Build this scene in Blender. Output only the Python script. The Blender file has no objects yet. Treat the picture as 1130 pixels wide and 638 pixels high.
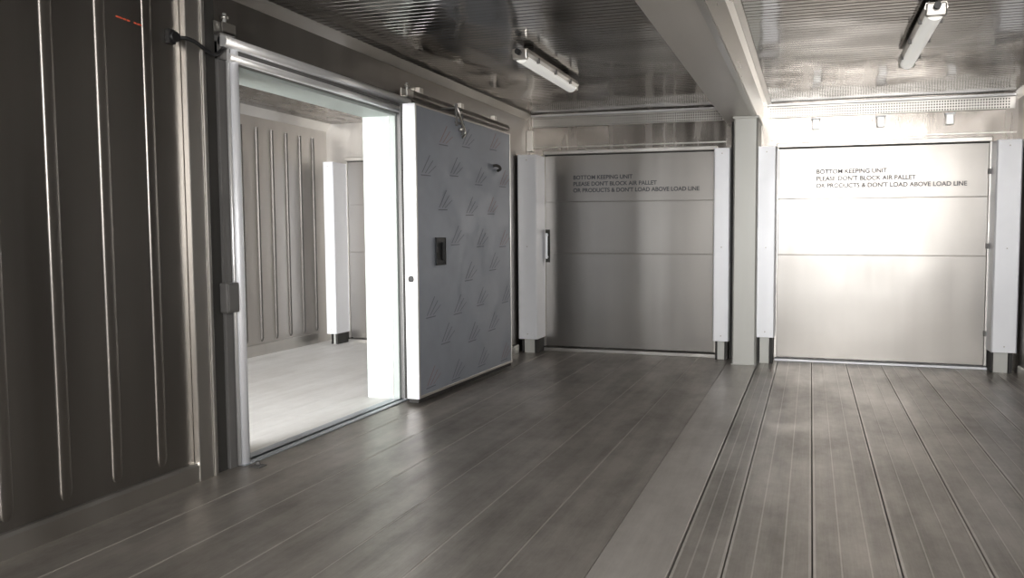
import bpy, bmesh, math, random
from mathutils import Vector
random.seed(4)
C=bpy.context.collection
sc=bpy.context.scene
XL,XR,YB,H=-3.062,1.855,7.56,2.61
TW=0.27; XA=-5.66; Y0=-1.0

# ---------------------------------------------------------------- materials
def metal(name,col,rough=0.3,met=1.0,streak=(1,1,1),rvar=0.12,bump=0.15,cvar=0.15,scale=3.0,bdist=0.01,warp=0.0,det=5,wscale=1.4):
    m=bpy.data.materials.new(name);m.use_nodes=True
    nt=m.node_tree;N=nt.nodes;L=nt.links;b=N["Principled BSDF"]
    tc=N.new("ShaderNodeTexCoord");mp=N.new("ShaderNodeMapping");mp.inputs["Scale"].default_value=streak
    L.new(tc.outputs["Object"],mp.inputs["Vector"])
    n=N.new("ShaderNodeTexNoise");n.inputs["Scale"].default_value=scale;n.inputs["Detail"].default_value=det
    L.new(mp.outputs[0],n.inputs["Vector"])
    r=N.new("ShaderNodeMapRange");r.inputs["From Min"].default_value=.25;r.inputs["From Max"].default_value=.75
    r.inputs["To Min"].default_value=max(0.03,rough-rvar);r.inputs["To Max"].default_value=min(1,rough+rvar)
    L.new(n.outputs["Fac"],r.inputs["Value"]);L.new(r.outputs[0],b.inputs["Roughness"])
    mx=N.new("ShaderNodeMix");mx.data_type='RGBA'
    mx.inputs["A"].default_value=(*[c*(1-cvar) for c in col],1);mx.inputs["B"].default_value=(*[min(1,c*(1+cvar)) for c in col],1)
    L.new(n.outputs["Fac"],mx.inputs["Factor"]);L.new(mx.outputs["Result"],b.inputs["Base Color"])
    b.inputs["Metallic"].default_value=met
    if bump>0:
        bp=N.new("ShaderNodeBump");bp.inputs["Strength"].default_value=bump;bp.inputs["Distance"].default_value=bdist
        L.new(n.outputs["Fac"],bp.inputs["Height"])
        if warp>0:
            n2=N.new("ShaderNodeTexNoise");n2.inputs["Scale"].default_value=wscale;n2.inputs["Detail"].default_value=1
            L.new(tc.outputs["Object"],n2.inputs["Vector"])
            b2=N.new("ShaderNodeBump");b2.inputs["Strength"].default_value=warp;b2.inputs["Distance"].default_value=.05
            L.new(n2.outputs["Fac"],b2.inputs["Height"]);L.new(b2.outputs[0],bp.inputs["Normal"])
        L.new(bp.outputs[0],b.inputs["Normal"])
    return m
def floormat(name,dark,light,rough=.4,met=.6,fine=.25,off=.95,gain=1.25):
    """worn aluminium: long streaks, blotchy dirt, hairline ribs along Y"""
    m=bpy.data.materials.new(name);m.use_nodes=True
    nt=m.node_tree;N=nt.nodes;L=nt.links;b=N["Principled BSDF"]
    tc=N.new("ShaderNodeTexCoord")
    def noise(scl,s,det,rg=.5):
        mp=N.new("ShaderNodeMapping");mp.inputs["Scale"].default_value=scl;L.new(tc.outputs["Object"],mp.inputs[0])
        n=N.new("ShaderNodeTexNoise");n.inputs["Scale"].default_value=s;n.inputs["Detail"].default_value=det;n.inputs["Roughness"].default_value=rg
        L.new(mp.outputs[0],n.inputs["Vector"]);return n.outputs["Fac"]
    def math_(op,a,c,cl=False):
        k=N.new("ShaderNodeMath");k.operation=op;k.use_clamp=cl
        for i,v in enumerate((a,c)):
            if hasattr(v,'links'):L.new(v,k.inputs[i])
            else:k.inputs[i].default_value=v
        return k.outputs[0]
    blot=noise((1,.6,1),1.6,9,.72);strk=noise((5,.22,1),2.0,3,.5);fin=noise((60,2.2,1),2.0,4,.6)
    s=math_('ADD',math_('MULTIPLY',blot,1.7),math_('MULTIPLY',strk,.75))
    s=math_('ADD',s,math_('MULTIPLY',fin,.3))
    s=math_('MULTIPLY',math_('SUBTRACT',s,off-.06),gain,True)
    mx=N.new("ShaderNodeMix");mx.data_type='RGBA';mx.inputs["A"].default_value=(*dark,1);mx.inputs["B"].default_value=(*light,1)
    L.new(s,mx.inputs["Factor"]);L.new(mx.outputs["Result"],b.inputs["Base Color"])
    r=N.new("ShaderNodeMapRange");r.inputs["From Min"].default_value=.3;r.inputs["From Max"].default_value=.7
    r.inputs["To Min"].default_value=rough+.10;r.inputs["To Max"].default_value=rough-.07
    L.new(blot,r.inputs["Value"]);L.new(r.outputs[0],b.inputs["Roughness"])
    b.inputs["Metallic"].default_value=met
    bp=N.new("ShaderNodeBump");bp.inputs["Strength"].default_value=fine;bp.inputs["Distance"].default_value=.002
    L.new(fin,bp.inputs["Height"]);L.new(bp.outputs[0],b.inputs["Normal"])
    return m
M={}
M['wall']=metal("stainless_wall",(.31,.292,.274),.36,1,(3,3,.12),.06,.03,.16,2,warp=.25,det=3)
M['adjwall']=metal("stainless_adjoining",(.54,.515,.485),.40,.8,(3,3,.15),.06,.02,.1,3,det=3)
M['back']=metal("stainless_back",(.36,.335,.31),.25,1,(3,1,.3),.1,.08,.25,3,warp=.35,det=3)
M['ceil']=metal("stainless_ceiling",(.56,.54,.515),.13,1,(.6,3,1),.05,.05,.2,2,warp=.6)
M['bulk']=metal("bulkhead_sheet",(.335,.32,.303),.34,1,(5,1,.06),.04,.02,.08,1.4,bdist=.004,warp=.16,det=1)
M['rib']=metal("rib_steel",(.14,.13,.12),.45,.7,(3,3,.3),.08,.0,.1)
M['trim']=metal("aluminium_trim",(.62,.60,.57),.36,1,(2,2,.3),.06,0,.1)
M['seamtrim']=metal("panel_seam",(.34,.32,.30),.4,1,(2,2,.3),.06,0,.1)
M['bright']=metal("polished_aluminium",(.85,.85,.85),.33,.6,(2,2,2),.04,0,.05)
M['white']=metal("white_cover",(.93,.94,.98),.42,.3,(2,2,2),.04,0,.03)
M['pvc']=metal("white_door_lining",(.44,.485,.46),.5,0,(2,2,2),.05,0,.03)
M['sill']=metal("door_sill",(.50,.53,.57),.4,.6,(2,2,2),.05,0,.05)
M['beam']=metal("beam_grey",(.70,.67,.63),.42,.4,(2,.4,2),.06,0,.1)
M['beamside']=metal("beam_side",(.84,.82,.78),.30,1,(2,.4,2),.06,0,.1)
M['post']=metal("post_paint",(.56,.56,.53),.45,.35,(2,2,.4),.06,0,.1)
M['floor']=floormat("floor_aluminium",(.17,.152,.135),(.44,.405,.365),.37,.58)
M['strip']=floormat("floor_strip",(.37,.34,.31),(.58,.545,.505),.38,.55)
M['seam']=metal("floor_seam",(.10,.09,.08),.6,.3,(1,1,1),.05,0,.2)
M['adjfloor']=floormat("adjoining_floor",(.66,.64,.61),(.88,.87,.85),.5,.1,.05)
M['film']=metal("protective_film",(.32,.345,.39),.40,.4,(1,1,1),.1,.2,.18,6,bdist=.004,warp=.3)
M['black']=metal("black_plastic",(.012,.012,.013),.45,0,(1,1,1),.05,0,.1)
M['dark']=metal("dark_gasket_shadow",(.035,.033,.03),.6,0,(1,1,1),.05,0,.1)  # gaskets, dark parts and the painted shadow line under bulkhead rails
M['ink']=metal("printed_ink",(.08,.08,.09),.8,0,(1,1,1),.05,0,.05)
M['red']=metal("red_print",(.75,.12,.06),.5,0,(1,1,1),.05,0,.05)
M['mark']=metal("film_print",(.30,.21,.21),.5,.15,(1,1,1),.05,0,.1)
M['mark2']=metal("film_print_grey",(.18,.185,.21),.5,.15,(1,1,1),.05,0,.1)
M['box']=metal("box_grey",(.16,.155,.15),.5,.3,(1,1,1),.05,0,.1)
M['hole']=metal("hole_dark",(.03,.028,.026),.7,0,(1,1,1),.05,0,.1)
M['tube']=metal("diffuser",(.88,.88,.84),.2,0,(1,1,1),.05,0,.02)
tb_=M['tube'].node_tree.nodes["Principled BSDF"]
tb_.inputs["Emission Color"].default_value=(1,.98,.93,1);tb_.inputs["Emission Strength"].default_value=.35

# ---------------------------------------------------------------- helpers
def empty(name,loc=(0,0,0)):
    o=bpy.data.objects.new(name,None);o.empty_display_size=.1;o.location=loc;C.objects.link(o);return o
def mesh(name,verts,faces,mat,parent=None,smooth=False):
    me=bpy.data.meshes.new(name);me.from_pydata([tuple(v) for v in verts],[],faces);me.validate();me.update()
    bm=bmesh.new();bm.from_mesh(me);bmesh.ops.recalc_face_normals(bm,faces=bm.faces);bm.to_mesh(me);bm.free()
    me.materials.append(M[mat] if isinstance(mat,str) else mat)
    if smooth:
        for p in me.polygons:p.use_smooth=True
    o=bpy.data.objects.new(name,me);C.objects.link(o)
    if parent:o.parent=parent
    return o
def boxes(name,lst,mat,parent=None,bev=0.0):
    V=[];F=[]
    for a,b in lst:
        k=len(V)
        x0,x1=sorted((a[0],b[0]));y0,y1=sorted((a[1],b[1]));z0,z1=sorted((a[2],b[2]))
        V+=[(x0,y0,z0),(x1,y0,z0),(x1,y1,z0),(x0,y1,z0),(x0,y0,z1),(x1,y0,z1),(x1,y1,z1),(x0,y1,z1)]
        F+=[[k+i for i in f] for f in ((0,3,2,1),(4,5,6,7),(0,1,5,4),(1,2,6,5),(2,3,7,6),(3,0,4,7))]
    o=mesh(name,V,F,mat,parent)
    if bev>0:
        md=o.modifiers.new("b","BEVEL");md.width=bev;md.segments=2;md.limit_method='ANGLE'
    return o
def box(name,a,b,mat,parent=None,bev=0.0): return boxes(name,[(a,b)],mat,parent,bev)
def cyl(name,p,q,r,mat,parent=None,seg=20):
    p=Vector(p);q=Vector(q);d=(q-p).normalized()
    u=d.orthogonal().normalized();w=d.cross(u)
    V=[];F=[]
    for c in (p,q):
        for i in range(seg):
            a=2*math.pi*i/seg;V.append(c+u*math.cos(a)*r+w*math.sin(a)*r)
    for i in range(seg):F.append([i,(i+1)%seg,seg+(i+1)%seg,seg+i])
    F.append(list(range(seg)));F.append(list(range(seg,2*seg)))
    o=mesh(name,V,F,mat,parent)
    for pl in o.data.polygons:
        if len(pl.vertices)==4:pl.use_smooth=True
    return o
def extrude(name,prof,axis,a,b,mat,parent=None,smooth=False,closed=True):
    V=[]
    for t in (a,b):
        for p in prof:
            V.append({'x':(t,p[0],p[1]),'y':(p[0],t,p[1]),'z':(p[0],p[1],t)}[axis])
    n=len(prof);F=[[i,(i+1)%n,n+(i+1)%n,n+i] for i in range(n if closed else n-1)]
    if closed:F+=[list(range(n)),list(range(n,2*n))]
    return mesh(name,V,F,mat,parent,smooth)

# ---------------------------------------------------------------- floor
fl=empty("floor")
planks=[];x=-.495
while x<XR:
    w=.19 if abs(x+.495)<1e-6 else .328
    planks.append((x,min(x+w,XR)));x+=w
x=-.795
while x>XL+.001:
    planks.append((max(x-.328,XL),x));x-=.328
gap=lambda a:.0022 if a>-.6 else .0010
boxes("planks",[((a+gap(a),Y0,-.06),(b-gap(a),YB,0)) for a,b in planks],'floor',fl,.002)
box("joint_strip",(-.79,Y0,-.06),(-.50,YB,.008),'strip',fl,.004)
box("underlay",(XL-.3,Y0,-.12),(XR+.1,YB+.3,-.05),'seam',fl)
lips=[]
for a,b in planks:
    if a>-.6:
        lips.append(((a+.004,Y0,0),(a+.014,YB,.003)));lips.append(((b-.014,Y0,0),(b-.004,YB,.003)))
        for k in (1/3,2/3):
            c=a+(b-a)*k;lips.append(((c-.003,Y0,0),(c+.003,YB,.0015)))
    else:
        lips.append(((a+.003,Y0,0),(a+.009,YB,.0015)))
boxes("joint_lips",lips,'strip',fl)
fa=empty("floor.001")
xs=[XA+i*.2 for i in range(12)]
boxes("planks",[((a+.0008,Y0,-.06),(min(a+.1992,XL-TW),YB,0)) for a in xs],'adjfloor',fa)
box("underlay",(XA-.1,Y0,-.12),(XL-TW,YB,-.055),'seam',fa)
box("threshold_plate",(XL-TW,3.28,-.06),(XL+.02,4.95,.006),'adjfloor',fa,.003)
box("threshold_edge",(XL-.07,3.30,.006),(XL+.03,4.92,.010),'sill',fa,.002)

# ---------------------------------------------------------------- ceiling
def ribbed_ceiling(name,x0,x1,par):
    V=[];F=[];ys=[];y=Y0;p=.06;d=.0016
    while y<YB:
        ys+=[(y,H),(y+.036,H),(y+.042,H-d),(y+.052,H-d),(y+.058,H)];y+=p
    for yy,z in ys:
        V.append((x0,yy,z));V.append((x1,yy,z))
    for i in range(len(ys)-1):F.append([2*i,2*i+1,2*i+3,2*i+2])
    return mesh(name,V,F,'ceil',par)
ce=empty("ceiling")
ribbed_ceiling("ribbed_sheet",XL,XR,ce);box("slab",(XL-TW,Y0,H+.002),(XR+.1,YB+.3,H+.1),'dark',ce)
cb=empty("ceiling.001")
box("sheet",(XA-.1,Y0,H),(XL-TW,YB+.3,H+.1),'back',cb)

# ---------------------------------------------------------------- walls
DY0,DY1,DZ=3.28,4.93,2.2
wl=empty("wall_left")
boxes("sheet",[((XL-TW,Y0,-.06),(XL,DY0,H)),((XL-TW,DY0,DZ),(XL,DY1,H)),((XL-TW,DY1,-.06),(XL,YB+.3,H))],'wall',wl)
def ribs_x(name,xw,sgn,ys,z0,z1,mat,par,w=.027,d=.009):
    V=[];F=[]
    for y in ys:
        k=len(V);n=9
        for (z,s,wd) in ((z0-.03,.05,.45),(z0-.015,.7,.8),(z0+.01,1,1),(z1,1,1)):
            for i in range(n):
                a=math.pi*i/(n-1)
                V.append((xw+sgn*(math.sin(a)**.7*d*s),y-math.cos(a)*w*wd,z))
        for r in range(3):
            for i in range(n-1):
                F.append([k+r*n+i,k+r*n+i+1,k+(r+1)*n+i+1,k+(r+1)*n+i])
    return mesh(name,V,F,mat,par,True)
ribs_x("ribs",XL,1,[2.785-.237*i for i in range(16)],.17,H-.06,'wall',wl)
bl=empty("baseboard_left")
extrude("kick_rail",[(XL,0),(XL+.03,0),(XL+.03,.085),(XL+.022,.1),(XL,.1)],'y',Y0,3.06,'trim',bl)
extrude("kick_rail_far",[(XL,0),(XL+.03,0),(XL+.03,.085),(XL+.022,.1),(XL,.1)],'y',5.02,7.2,'trim',bl)
t1=empty("trim_1")
box("vertical_strip",(XL,2.975,.0),(XL+.035,3.065,H-.01),'trim',t1,.004)
box("vertical_lip",(XL,3.066,.0),(XL+.045,3.085,H-.01),'trim',t1,.004)
box("vertical_gap",(XL,3.086,.0),(XL+.012,3.18,H-.06),'dark',t1)
t2=empty("trim_2")
extrude("left_coving",[(XL,H-.06),(XL+.05,H),(XL,H)],'y',Y0,YB,'trim',t2)
wr=empty("wall_right")
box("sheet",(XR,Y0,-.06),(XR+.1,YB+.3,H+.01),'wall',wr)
ribs_x("ribs",XR,-1,[.2+.237*i for i in range(28)],.17,H-.06,'wall',wr)
extrude("right_coving",[(XR,H-.06),(XR-.05,H),(XR,H)],'y',Y0,YB,'trim',t2)
br=empty("baseboard_right")
extrude("kick_rail",[(XR,0),(XR-.03,0),(XR-.03,.085),(XR-.022,.1),(XR,.1)],'y',Y0,7.2,'trim',br)
wb=empty("wall_back")
box("sheet",(XL-.0,YB,-.06),(XR,YB+.2,H),'back',wb)
wf=empty("wall_front")
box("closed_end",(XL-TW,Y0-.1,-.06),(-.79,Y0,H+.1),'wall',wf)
wa=empty("wall_adjoining")
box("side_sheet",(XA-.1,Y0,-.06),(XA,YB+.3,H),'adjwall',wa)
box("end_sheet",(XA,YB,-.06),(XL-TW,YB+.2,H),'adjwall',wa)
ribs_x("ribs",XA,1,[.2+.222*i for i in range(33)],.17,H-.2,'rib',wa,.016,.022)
box("kick_rail",(XA,Y0,0),(XA+.03,7.3,.12),'trim',wa,.004)
extrude("coving",[(XA,H-.09),(XA+.07,H),(XA,H)],'y',Y0,YB,'trim',wa)

# ---------------------------------------------------------------- bulkheads
def text(name,body,size,loc,parent,mat='ink'):
    cu=bpy.data.curves.new(name,"FONT");cu.body=body;cu.size=size;cu.extrude=.0008;cu.space_line=1.15;cu.offset=.0014
    cu.materials.append(M[mat]);o=bpy.data.objects.new(name,cu);C.objects.link(o)
    o.rotation_euler=(math.pi/2,0,0);o.location=loc;o.parent=parent;return o
def cover(name,x0,x1,y0,z0,z1,par,mat='white'):
    ch=.012
    extrude(name,[(x0+ch,y0),(x1-ch,y0),(x1,y0+ch),(x1,YB-.001),(x0,YB-.001),(x0,y0+ch)],'z',z0,z1,mat,par)
def bulkhead(name,x0,x1,lc,rc,txtx,txtz,seams=(1.08,1.64),zt=2.15,handle=True,txt=True,yf=7.47,zb=.055,mat='bulk'):
    e=empty(name)
    zs=[zb]+list(seams)+[zt]
    boxes("panels",[((x0,yf,zs[i]+.002),(x1,YB-.001,zs[i+1]-.002)) for i in range(len(zs)-1)],mat,e,.003)
    boxes("seam_backing",[((x0+.01,yf+.003,z-.02),(x1-.01,YB-.002,z+.02)) for z in zs[1:3]],'seamtrim',e)
    box("top_rail",(x0-.02,yf-.03,zt),(x1+.02,YB-.001,zt+.045),'trim',e,.006)
    box("top_shadow_line",(x0-.02,yf-.01,zt-.012),(x1+.02,YB-.002,zt),'dark',e)  # dark strip standing in for the shadow line under the top rail
    box("base_rail",(x0-.02,yf-.03,0.001),(x1+.03,YB-.001,zb-.015),'white' if x0>-1 else 'trim',e,.005)
    box("side_gasket_l",(x0-.022,yf-.012,zb),(x0-.002,YB-.002,zt),'trim',e)
    box("side_gasket_r",(x1+.002,yf-.012,zb),(x1+.022,YB-.002,zt),'trim',e)
    for n,(a,b,y,z0,z1) in (("cover_l",lc),("cover_r",rc)):
        cover(n,a,b,y,z0,z1,e)
        boxes(n+"_foot",[((a+.02,y+.06,.001),(a+.035,YB-.002,z0)),((b-.05,y+.06,.001),(b-.02,YB-.002,z0))],'dark' ,e)
        box(n+"_footplate",(a+.04,y+.08,.001),(b-.055,YB-.002,z0),'post',e)
        boxes(n+"_screws",[(((a+b)/2-.006,y-.004,zz),((a+b)/2+.006,y,zz+.012)) for zz in (z0+.05,1.15,z1-.06)],'trim',e,.002)
    hz=[.32,1.15,1.85]
    boxes("latches",[((x1-.01,yf-.02,z),(x1+.02,yf,z+.05)) for z in hz],'box',e,.003)
    if handle:
        boxes("pull_handle",[((x0+.015,yf-.05,1.02),(x0+.035,yf-.03,1.3)),((x0+.018,yf-.035,1.03),(x0+.032,yf+.002,1.05)),((x0+.018,yf-.035,1.27),(x0+.032,yf+.002,1.29))],'white',e,.003)
        box("handle_backplate",(x0+.0,yf-.004,.98),(x0+.05,yf,1.34),'dark',e)
    if txt:
        text("notice_text","BOTTOM KEEPING UNIT\nPLEASE DON'T BLOCK AIR PALLET\nOR PRODUCTS & DON'T LOAD ABOVE LOAD LINE",.060,(txtx,yf-.002,txtz),e)
    return e
bulkhead("bulkhead_door",-2.82,-.965,(-3.04,-2.825,7.2,.16,2.13),(-.955,-.79,7.3,.2,2.15),-2.50,1.88)
bulkhead("bulkhead_door",-.325,1.60,(-.52,-.335,7.2,.27,2.14),(1.615,1.83,7.25,.2,2.14),.04,1.885,zb=.04,handle=False)
bulkhead("bulkhead_door",XA+.35,XL-TW-.25,(XA+.21,XA+.34,7.2,.13,2.12),(XL-TW-.24,XL-TW-.02,7.2,.2,2.12),0,0,txt=False,handle=False)

def grille(name,x0,x1):
    e=empty(name)
    box("plate",(x0,YB-.02,2.46),(x1,YB-.001,2.575),'trim',e,.003)
    box("top_trim",(x0,YB-.05,2.575),(x1,YB-.001,2.598),'bright',e,.003)
    hs=[]
    nx=int((x1-x0-.04)/.024)
    for i in range(nx):
        for j in range(4):
            xx=x0+.02+i*.024;zz=2.468+j*.026
            hs.append(((xx,YB-.0225,zz),(xx+.012,YB-.0195,zz+.014)))
    boxes("perforations",hs,'hole',e)
    return e
g1=grille("air_grille",XL+.06,-.86)
g2=grille("air_grille",-.44,XR-.03)
tb=empty("mounting_tabs")
boxes("tabs",[((x-.035,YB-.045,2.33),(x+.035,YB-.001,2.43)) for x in (.03,.64,1.26)],'bright',tb,.006)
boxes("tab_lips",[((x-.045,YB-.055,2.425),(x+.045,YB-.001,2.44)) for x in (.03,.64,1.26)],'white',tb,.003)
t3=empty("trim_3")
box("corner_strip",(XL+.0,YB-.04,2.2),(XL+.07,YB-.001,2.43),'trim',t3,.004)
box("band_seam",(XL+.07,YB-.012,2.235),(-.86,YB-.001,2.25),'trim',t3,.002)
box("band_seam_r",(-.4,YB-.012,2.235),(XR-.01,YB-.001,2.25),'trim',t3,.002)

# ---------------------------------------------------------------- beam and post
bm_=empty("ceiling_beam")
extrude("beam_box",[(-.85,2.42),(-.545,2.42),(-.53,2.43),(-.53,H-.001),(-.94,H-.001),(-.91,2.5)],'y',Y0,YB-.001,'beam',bm_)
extrude("beam_side_plate",[(-.529,2.425),(-.515,2.425),(-.475,2.56),(-.44,2.575),(-.44,H-.001),(-.529,H-.001)],'y',Y0,YB-.001,'beamside',bm_)
extrude("beam_edge",[(-.56,2.41),(-.52,2.41),(-.52,2.425),(-.56,2.425)],'y',Y0,YB-.001,'trim',bm_)
extrude("coving_strip",[(-.44,2.585),(-.405,2.60),(-.405,H-.001),(-.44,H-.001)],'y',Y0,YB-.001,'trim',bm_)
po=empty("support_post")
ch=.015;x0,x1,y0,y1=-.735,-.505,7.07,YB-.001
extrude("shaft",[(x0+ch,y0),(x1-ch,y0),(x1,y0+ch),(x1,y1),(x0,y1),(x0,y0+ch)],'z',.02,2.42,'post',po)
box("base_plate",(x0-.008,y0-.008,.008),(x1+.008,y1,.02),'post',po,.004)
box("head_plate",(x0-.01,y0-.01,2.395),(x1+.01,y1,2.419),'post',po,.004)
box("wall_infill",(-.79,7.4,.008),(-.735,YB-.001,2.42),'dark',po)

# ---------------------------------------------------------------- door frame
df=empty("door_1")
x=XL
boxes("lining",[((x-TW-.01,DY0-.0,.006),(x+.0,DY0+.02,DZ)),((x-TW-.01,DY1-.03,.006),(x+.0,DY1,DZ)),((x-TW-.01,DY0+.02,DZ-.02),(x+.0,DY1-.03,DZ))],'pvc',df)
boxes("lining_seam",[((x-.055,DY1-.033,.006),(x-.05,DY1-.03,DZ-.02))],'trim',df)
box("jamb_near_flat",(x,DY0-.10,.0),(x+.03,DY0-.035,2.3),'box',df,.004)
cyl("jamb_near_tube",(x+.04,DY0-.01,.01),(x+.04,DY0-.01,2.30),.028,'white',df)
cyl("jamb_near_bead",(x+.045,DY0-.05,.01),(x+.045,DY0-.05,2.30),.010,'bright',df)
box("jamb_near_backing",(x,DY0-.035,.0),(x+.03,DY0+.02,2.3),'bright',df,.004)
box("jamb_far_flat",(x,DY1-.01,.0),(x+.045,DY1+.06,2.3),'box',df,.004)
cyl("jamb_far_tube",(x+.05,DY1-.02,.01),(x+.05,DY1-.02,2.30),.014,'bright',df)
box("header_flat",(x,DY0-.10,DZ),(x+.05,DY1+.06,2.33),'box',df,.004)
cyl("header_tube_1",(x+.055,DY0-.06,DZ+.02),(x+.055,DY1+.04,DZ+.02),.022,'bright',df)
cyl("header_tube_2",(x+.06,DY0-.10,DZ+.095),(x+.06,DY1+.06,DZ+.095),.030,'bright',df)
box("sill_angle",(x+.0,DY0-.04,.001),(x+.07,DY1+.03,.01),'sill',df,.003)
def hanger(y,zb,par,nm):
    boxes(nm+"_bracket",[((x+.03,y-.045,zb),(x+.09,y+.045,zb+.012)),((x+.03,y-.045,zb),(x+.038,y+.045,zb+.07)),((x+.082,y-.045,zb),(x+.09,y+.045,zb+.06))],'trim',par,.002)
    cyl(nm+"_bolt",(x+.06,y,zb),(x+.06,y,zb+.115),.009,'bright',par,10)
    cyl(nm+"_nut",(x+.06,y,zb+.085),(x+.06,y,zb+.1),.02,'trim',par,6)
hanger(3.2,2.325,df,"hanger_near");hanger(4.98,2.325,df,"hanger_far")
sb=empty("switch_box")
box("body",(x+.031,3.14,.86),(x+.08,3.225,1.02),'box',sb,.006)
box("lid",(x+.08,3.147,.87),(x+.086,3.218,1.01),'box',sb,.003)
box("conduit",(x+.03,3.165,1.02),(x+.045,3.18,1.5),'box',sb)
def curve(name,pts,r,mat,par):
    cu=bpy.data.curves.new(name,'CURVE');cu.dimensions='3D';cu.bevel_depth=r;cu.bevel_resolution=3
    s=cu.splines.new('BEZIER');s.bezier_points.add(len(pts)-1)
    for b_,p_ in zip(s.bezier_points,pts):
        b_.co=p_;b_.handle_left_type=b_.handle_right_type='AUTO'
    cu.materials.append(M[mat]);o=bpy.data.objects.new(name,cu);C.objects.link(o);o.parent=par;return o
cbk=empty("cable")
curve("wire",[(x+.01,2.92,2.245),(x+.05,2.98,2.25),(x+.07,3.07,2.215),(x+.06,3.13,2.21),(x+.055,3.20,2.26)],.010,'black',cbk)
cyl("gland",(x+.0,2.91,2.245),(x+.045,2.91,2.245),.025,'black',cbk)
boxes("clip",[((x+.0,2.885,2.21),(x+.03,2.925,2.28))],'black',cbk,.004)
rs=empty("wall_marking")
boxes("letters",[((x+.001,2.63+i*.018,2.262-i*.0008),(x+.003,2.63+i*.018+(.012 if i%3 else .015),2.269-i*.0008)) for i in range(8) if i!=4],'red',rs)
ds=empty("door_stop")
box("plate",(x+.10,3.23,.001),(x+.17,3.29,.008),'box',ds,.002)
cyl("stud",(x+.135,3.26,.008),(x+.135,3.26,.03),.012,'box',ds,12)

# ---------------------------------------------------------------- door leaf
LX=-2.81;LT=.10;LY=4.76
dl=empty("door_2",(LX-LT,LY,0));dl.rotation_euler=(0,0,math.radians(-1.2))
Ln=1.66;z0,z1=.05,2.24
box("core",(.004,.012,z0+.01),(LT-.004,Ln-.012,z1-.01),'film',dl,.003)
box("edge_near",(0,0,z0),(LT,.012,z1),'white',dl,.002)
boxes("edge_frame",[((0,Ln-.012,z0),(LT+.001,Ln,z1)),((0,.012,z1-.012),(LT+.001,Ln-.012,z1)),((0,.012,z0),(LT+.001,Ln-.012,z0+.02)),((LT-.004,.006,z0),(LT+.004,.02,z1))],'trim',dl,.002)
box("bottom_gasket",(.01,.01,z0-.03),(LT-.01,Ln-.01,z0),'dark',dl)
box("back_gasket",(-.02,.0,z0),(0,.06,z1),'dark',dl)
cyl("lock_hole",(LT/2,-.004,.95),(LT/2,.002,.95),.026,'black',dl)
cyl("lock_ring",(LT/2,-.002,.95),(LT/2,.001,.95),.034,'trim',dl)
boxes("handle_recess",[((LT-.002,.27,1.05),(LT+.008,.40,1.25))],'black',dl,.004)
boxes("handle_rim",[((LT,.262,1.042),(LT+.012,.27,1.258)),((LT,.40,1.042),(LT+.012,.408,1.258)),((LT,.262,1.25),(LT+.012,.408,1.258)),((LT,.262,1.042),(LT+.012,.408,1.05))],'black',dl)
boxes("handle_grip",[((LT+.008,.345,1.08),(LT+.03,.36,1.22))],'black',dl,.004)
curve("pull_knob",[(LT,1.28,1.90),(LT+.03,1.30,1.905),(LT+.035,1.36,1.88),(LT,1.38,1.865)],.013,'dark',dl)
yy=.66
boxes("clamp",[((LT-.01,yy-.05,z1-.08),(LT+.012,yy-.035,z1+.10)),((LT-.01,yy+.045,z1-.14),(LT+.012,yy+.06,z1+.03)),((LT-.01,yy-.06,z1-.06),(LT+.01,yy+.08,z1-.04)),((-.02,yy-.05,z1+.06),(LT+.012,yy+.05,z1+.072))],'box',dl,.003)
curve("clamp_hook",[(LT+.0,yy-.04,z1+.09),(LT+.02,yy-.02,z1+.02),(LT+.015,yy+.03,z1-.05),(LT+.01,yy+.09,z1-.12),(LT+.005,yy+.05,z1-.16)],.009,'trim',dl)
cyl("clamp_bolt",(LT-.005,yy+.01,z1-.10),(LT+.03,yy+.01,z1-.10),.014,'trim',dl,12)
VA={'mark':([],[]),'mark2':([],[])}
xx=LT-.0025
def quad(key,pts):
    V,F=VA[key];k=len(V)
    for (a,b) in pts:V.append((xx,a,b))
    F.append([k,k+1,k+2,k+3])
r=0;zz=.14
while zz<2.04:
    yy=.10+(.22 if r%2 else 0)
    while yy<Ln-.22:
        if not (.05<yy<.42 and .85<zz<1.3):
            key=random.choice(('mark','mark2'))
            zb_=zz+random.uniform(-.04,.04);yb=yy+random.uniform(-.04,.04)
            for k in range(3):
                o_=k*.045;hh=.14-.036*k
                quad(key,[(yb+o_,zb_),(yb+o_+.012,zb_),(yb+o_+.125,zb_+hh),(yb+o_+.113,zb_+hh)])
            quad('mark2',[(yb-.01,zb_-.014),(yb+.13,zb_-.010),(yb+.13,zb_-.018),(yb-.01,zb_-.022)])
        yy+=.44
    r+=1;zz+=.27
for k in VA: mesh("film_marks_"+k,VA[k][0],VA[k][1],k,dl)
tr=empty("sliding_track")
extrude("rail",[(x+.0,2.345),(x+.075,2.345),(x+.075,2.36),(x+.055,2.40),(x+.0,2.40)],'y',5.05,6.9,'wall',tr)
boxes("rail_brackets",[((x,yy,2.40),(x+.04,yy+.06,2.45)) for yy in (5.2,5.9,6.6)],'trim',tr,.003)

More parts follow.
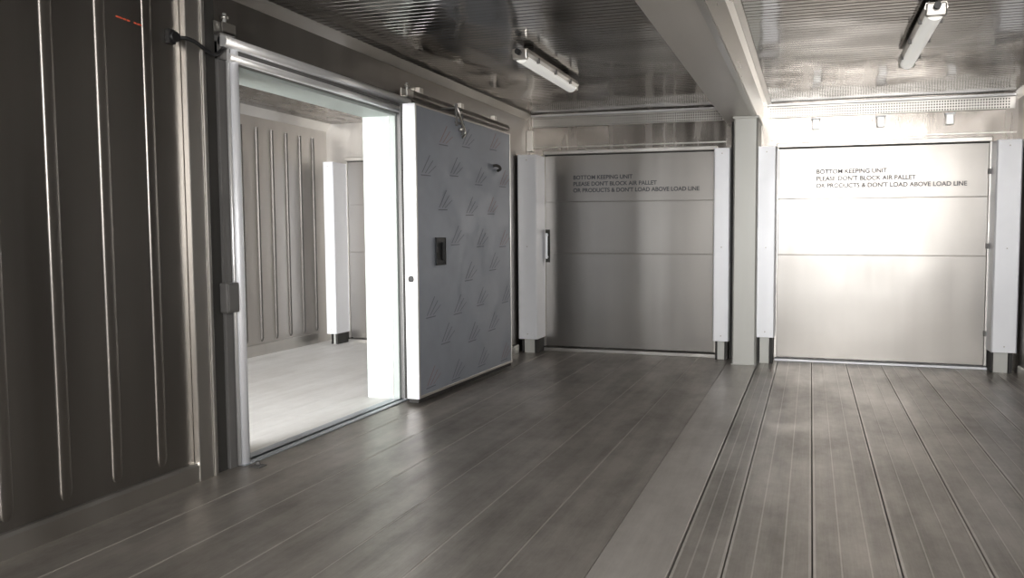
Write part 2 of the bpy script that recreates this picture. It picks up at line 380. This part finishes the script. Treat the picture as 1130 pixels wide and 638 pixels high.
# ---------------------------------------------------------------- light fixtures
def fixture(name,cx,y0,y1):
    e=empty(name)
    zt=H-.03;n=14
    prof=[(cx-.055,zt),(cx-.062,zt-.03),(cx-.05,zt-.05)]+[(cx+.05,zt-.05),(cx+.062,zt-.03),(cx+.055,zt)]
    extrude("housing",prof,'y',y0,y1,'trim',e)
    pr=[(cx-.048*math.cos(math.pi*i/n),zt-.0505-.042*math.sin(math.pi*i/n)) for i in range(n+1)]
    extrude("diffuser",pr,'y',y0+.03,y1-.03,'tube',e)
    boxes("end_caps",[((cx-.056,y0-.01,zt-.075),(cx+.056,y0+.03,zt-.002)),((cx-.056,y1-.03,zt-.075),(cx+.056,y1+.01,zt-.002))],'trim',e,.01)
    boxes("clips",[((cx-.068,yy,zt-.06),(cx+.068,yy+.02,zt-.02)) for yy in (y0+.2,(y0+y1)/2,y1-.22)],'box',e,.004)
    boxes("mounts",[((cx-.03,yy,zt),(cx+.03,yy+.04,H-.004)) for yy in (y0+.15,y1-.2)],'dark',e)
    cyl("cable_gland",(cx,y0-.05,zt-.03),(cx,y0-.005,zt-.03),.02,'black',e,12)
fixture("ceiling_light",-1.99,4.78,5.92)
fixture("ceiling_light",.66,4.45,5.75)

# ---------------------------------------------------------------- light
def area(name,loc,rot,sx,sy,e,col=(1,1,1)):
    l=bpy.data.lights.new(name,'AREA');l.shape='RECTANGLE';l.size=sx;l.size_y=sy;l.energy=e;l.color=col
    o=bpy.data.objects.new(name,l);C.objects.link(o);o.location=loc;o.rotation_euler=[math.radians(a) for a in rot];return o
area("daylight_open_end",(.62,Y0+.02,1.80),(90,0,0),2.3,1.55,200,(1,.99,.975))
area("daylight_adjoining_end",(-4.5,Y0+.1,1.5),(80,0,0),2.2,2.0,540,(.97,.985,1))
w=bpy.data.worlds.new("World");sc.world=w;w.use_nodes=True
N=w.node_tree.nodes;L=w.node_tree.links
tc=N.new("ShaderNodeTexCoord");sp=N.new("ShaderNodeSeparateXYZ");rp=N.new("ShaderNodeValToRGB")
L.new(tc.outputs["Generated"],sp.inputs[0]);L.new(sp.outputs["Z"],rp.inputs[0])
rp.color_ramp.elements[0].position=0.0;rp.color_ramp.elements[0].color=(.16,.15,.14,1)
rp.color_ramp.elements[1].position=.06;rp.color_ramp.elements[1].color=(.9,.95,1,1)
bg=N["Background"];L.new(rp.outputs[0],bg.inputs[0]);bg.inputs[1].default_value=2.0

sc.view_settings.view_transform='Standard'
# ---------------------------------------------------------------- camera
cam=bpy.data.cameras.new("camera");cam.sensor_width=36;cam.lens=795.44/1130*36
cam.shift_x=-116.37/1130;cam.shift_y=-12.4/1130;cam.clip_start=.02
co=bpy.data.objects.new("camera",cam);C.objects.link(co)
co.location=(0,0,1.27);co.rotation_euler=(math.pi/2-.0580,0.0,.2620)
sc.camera=co
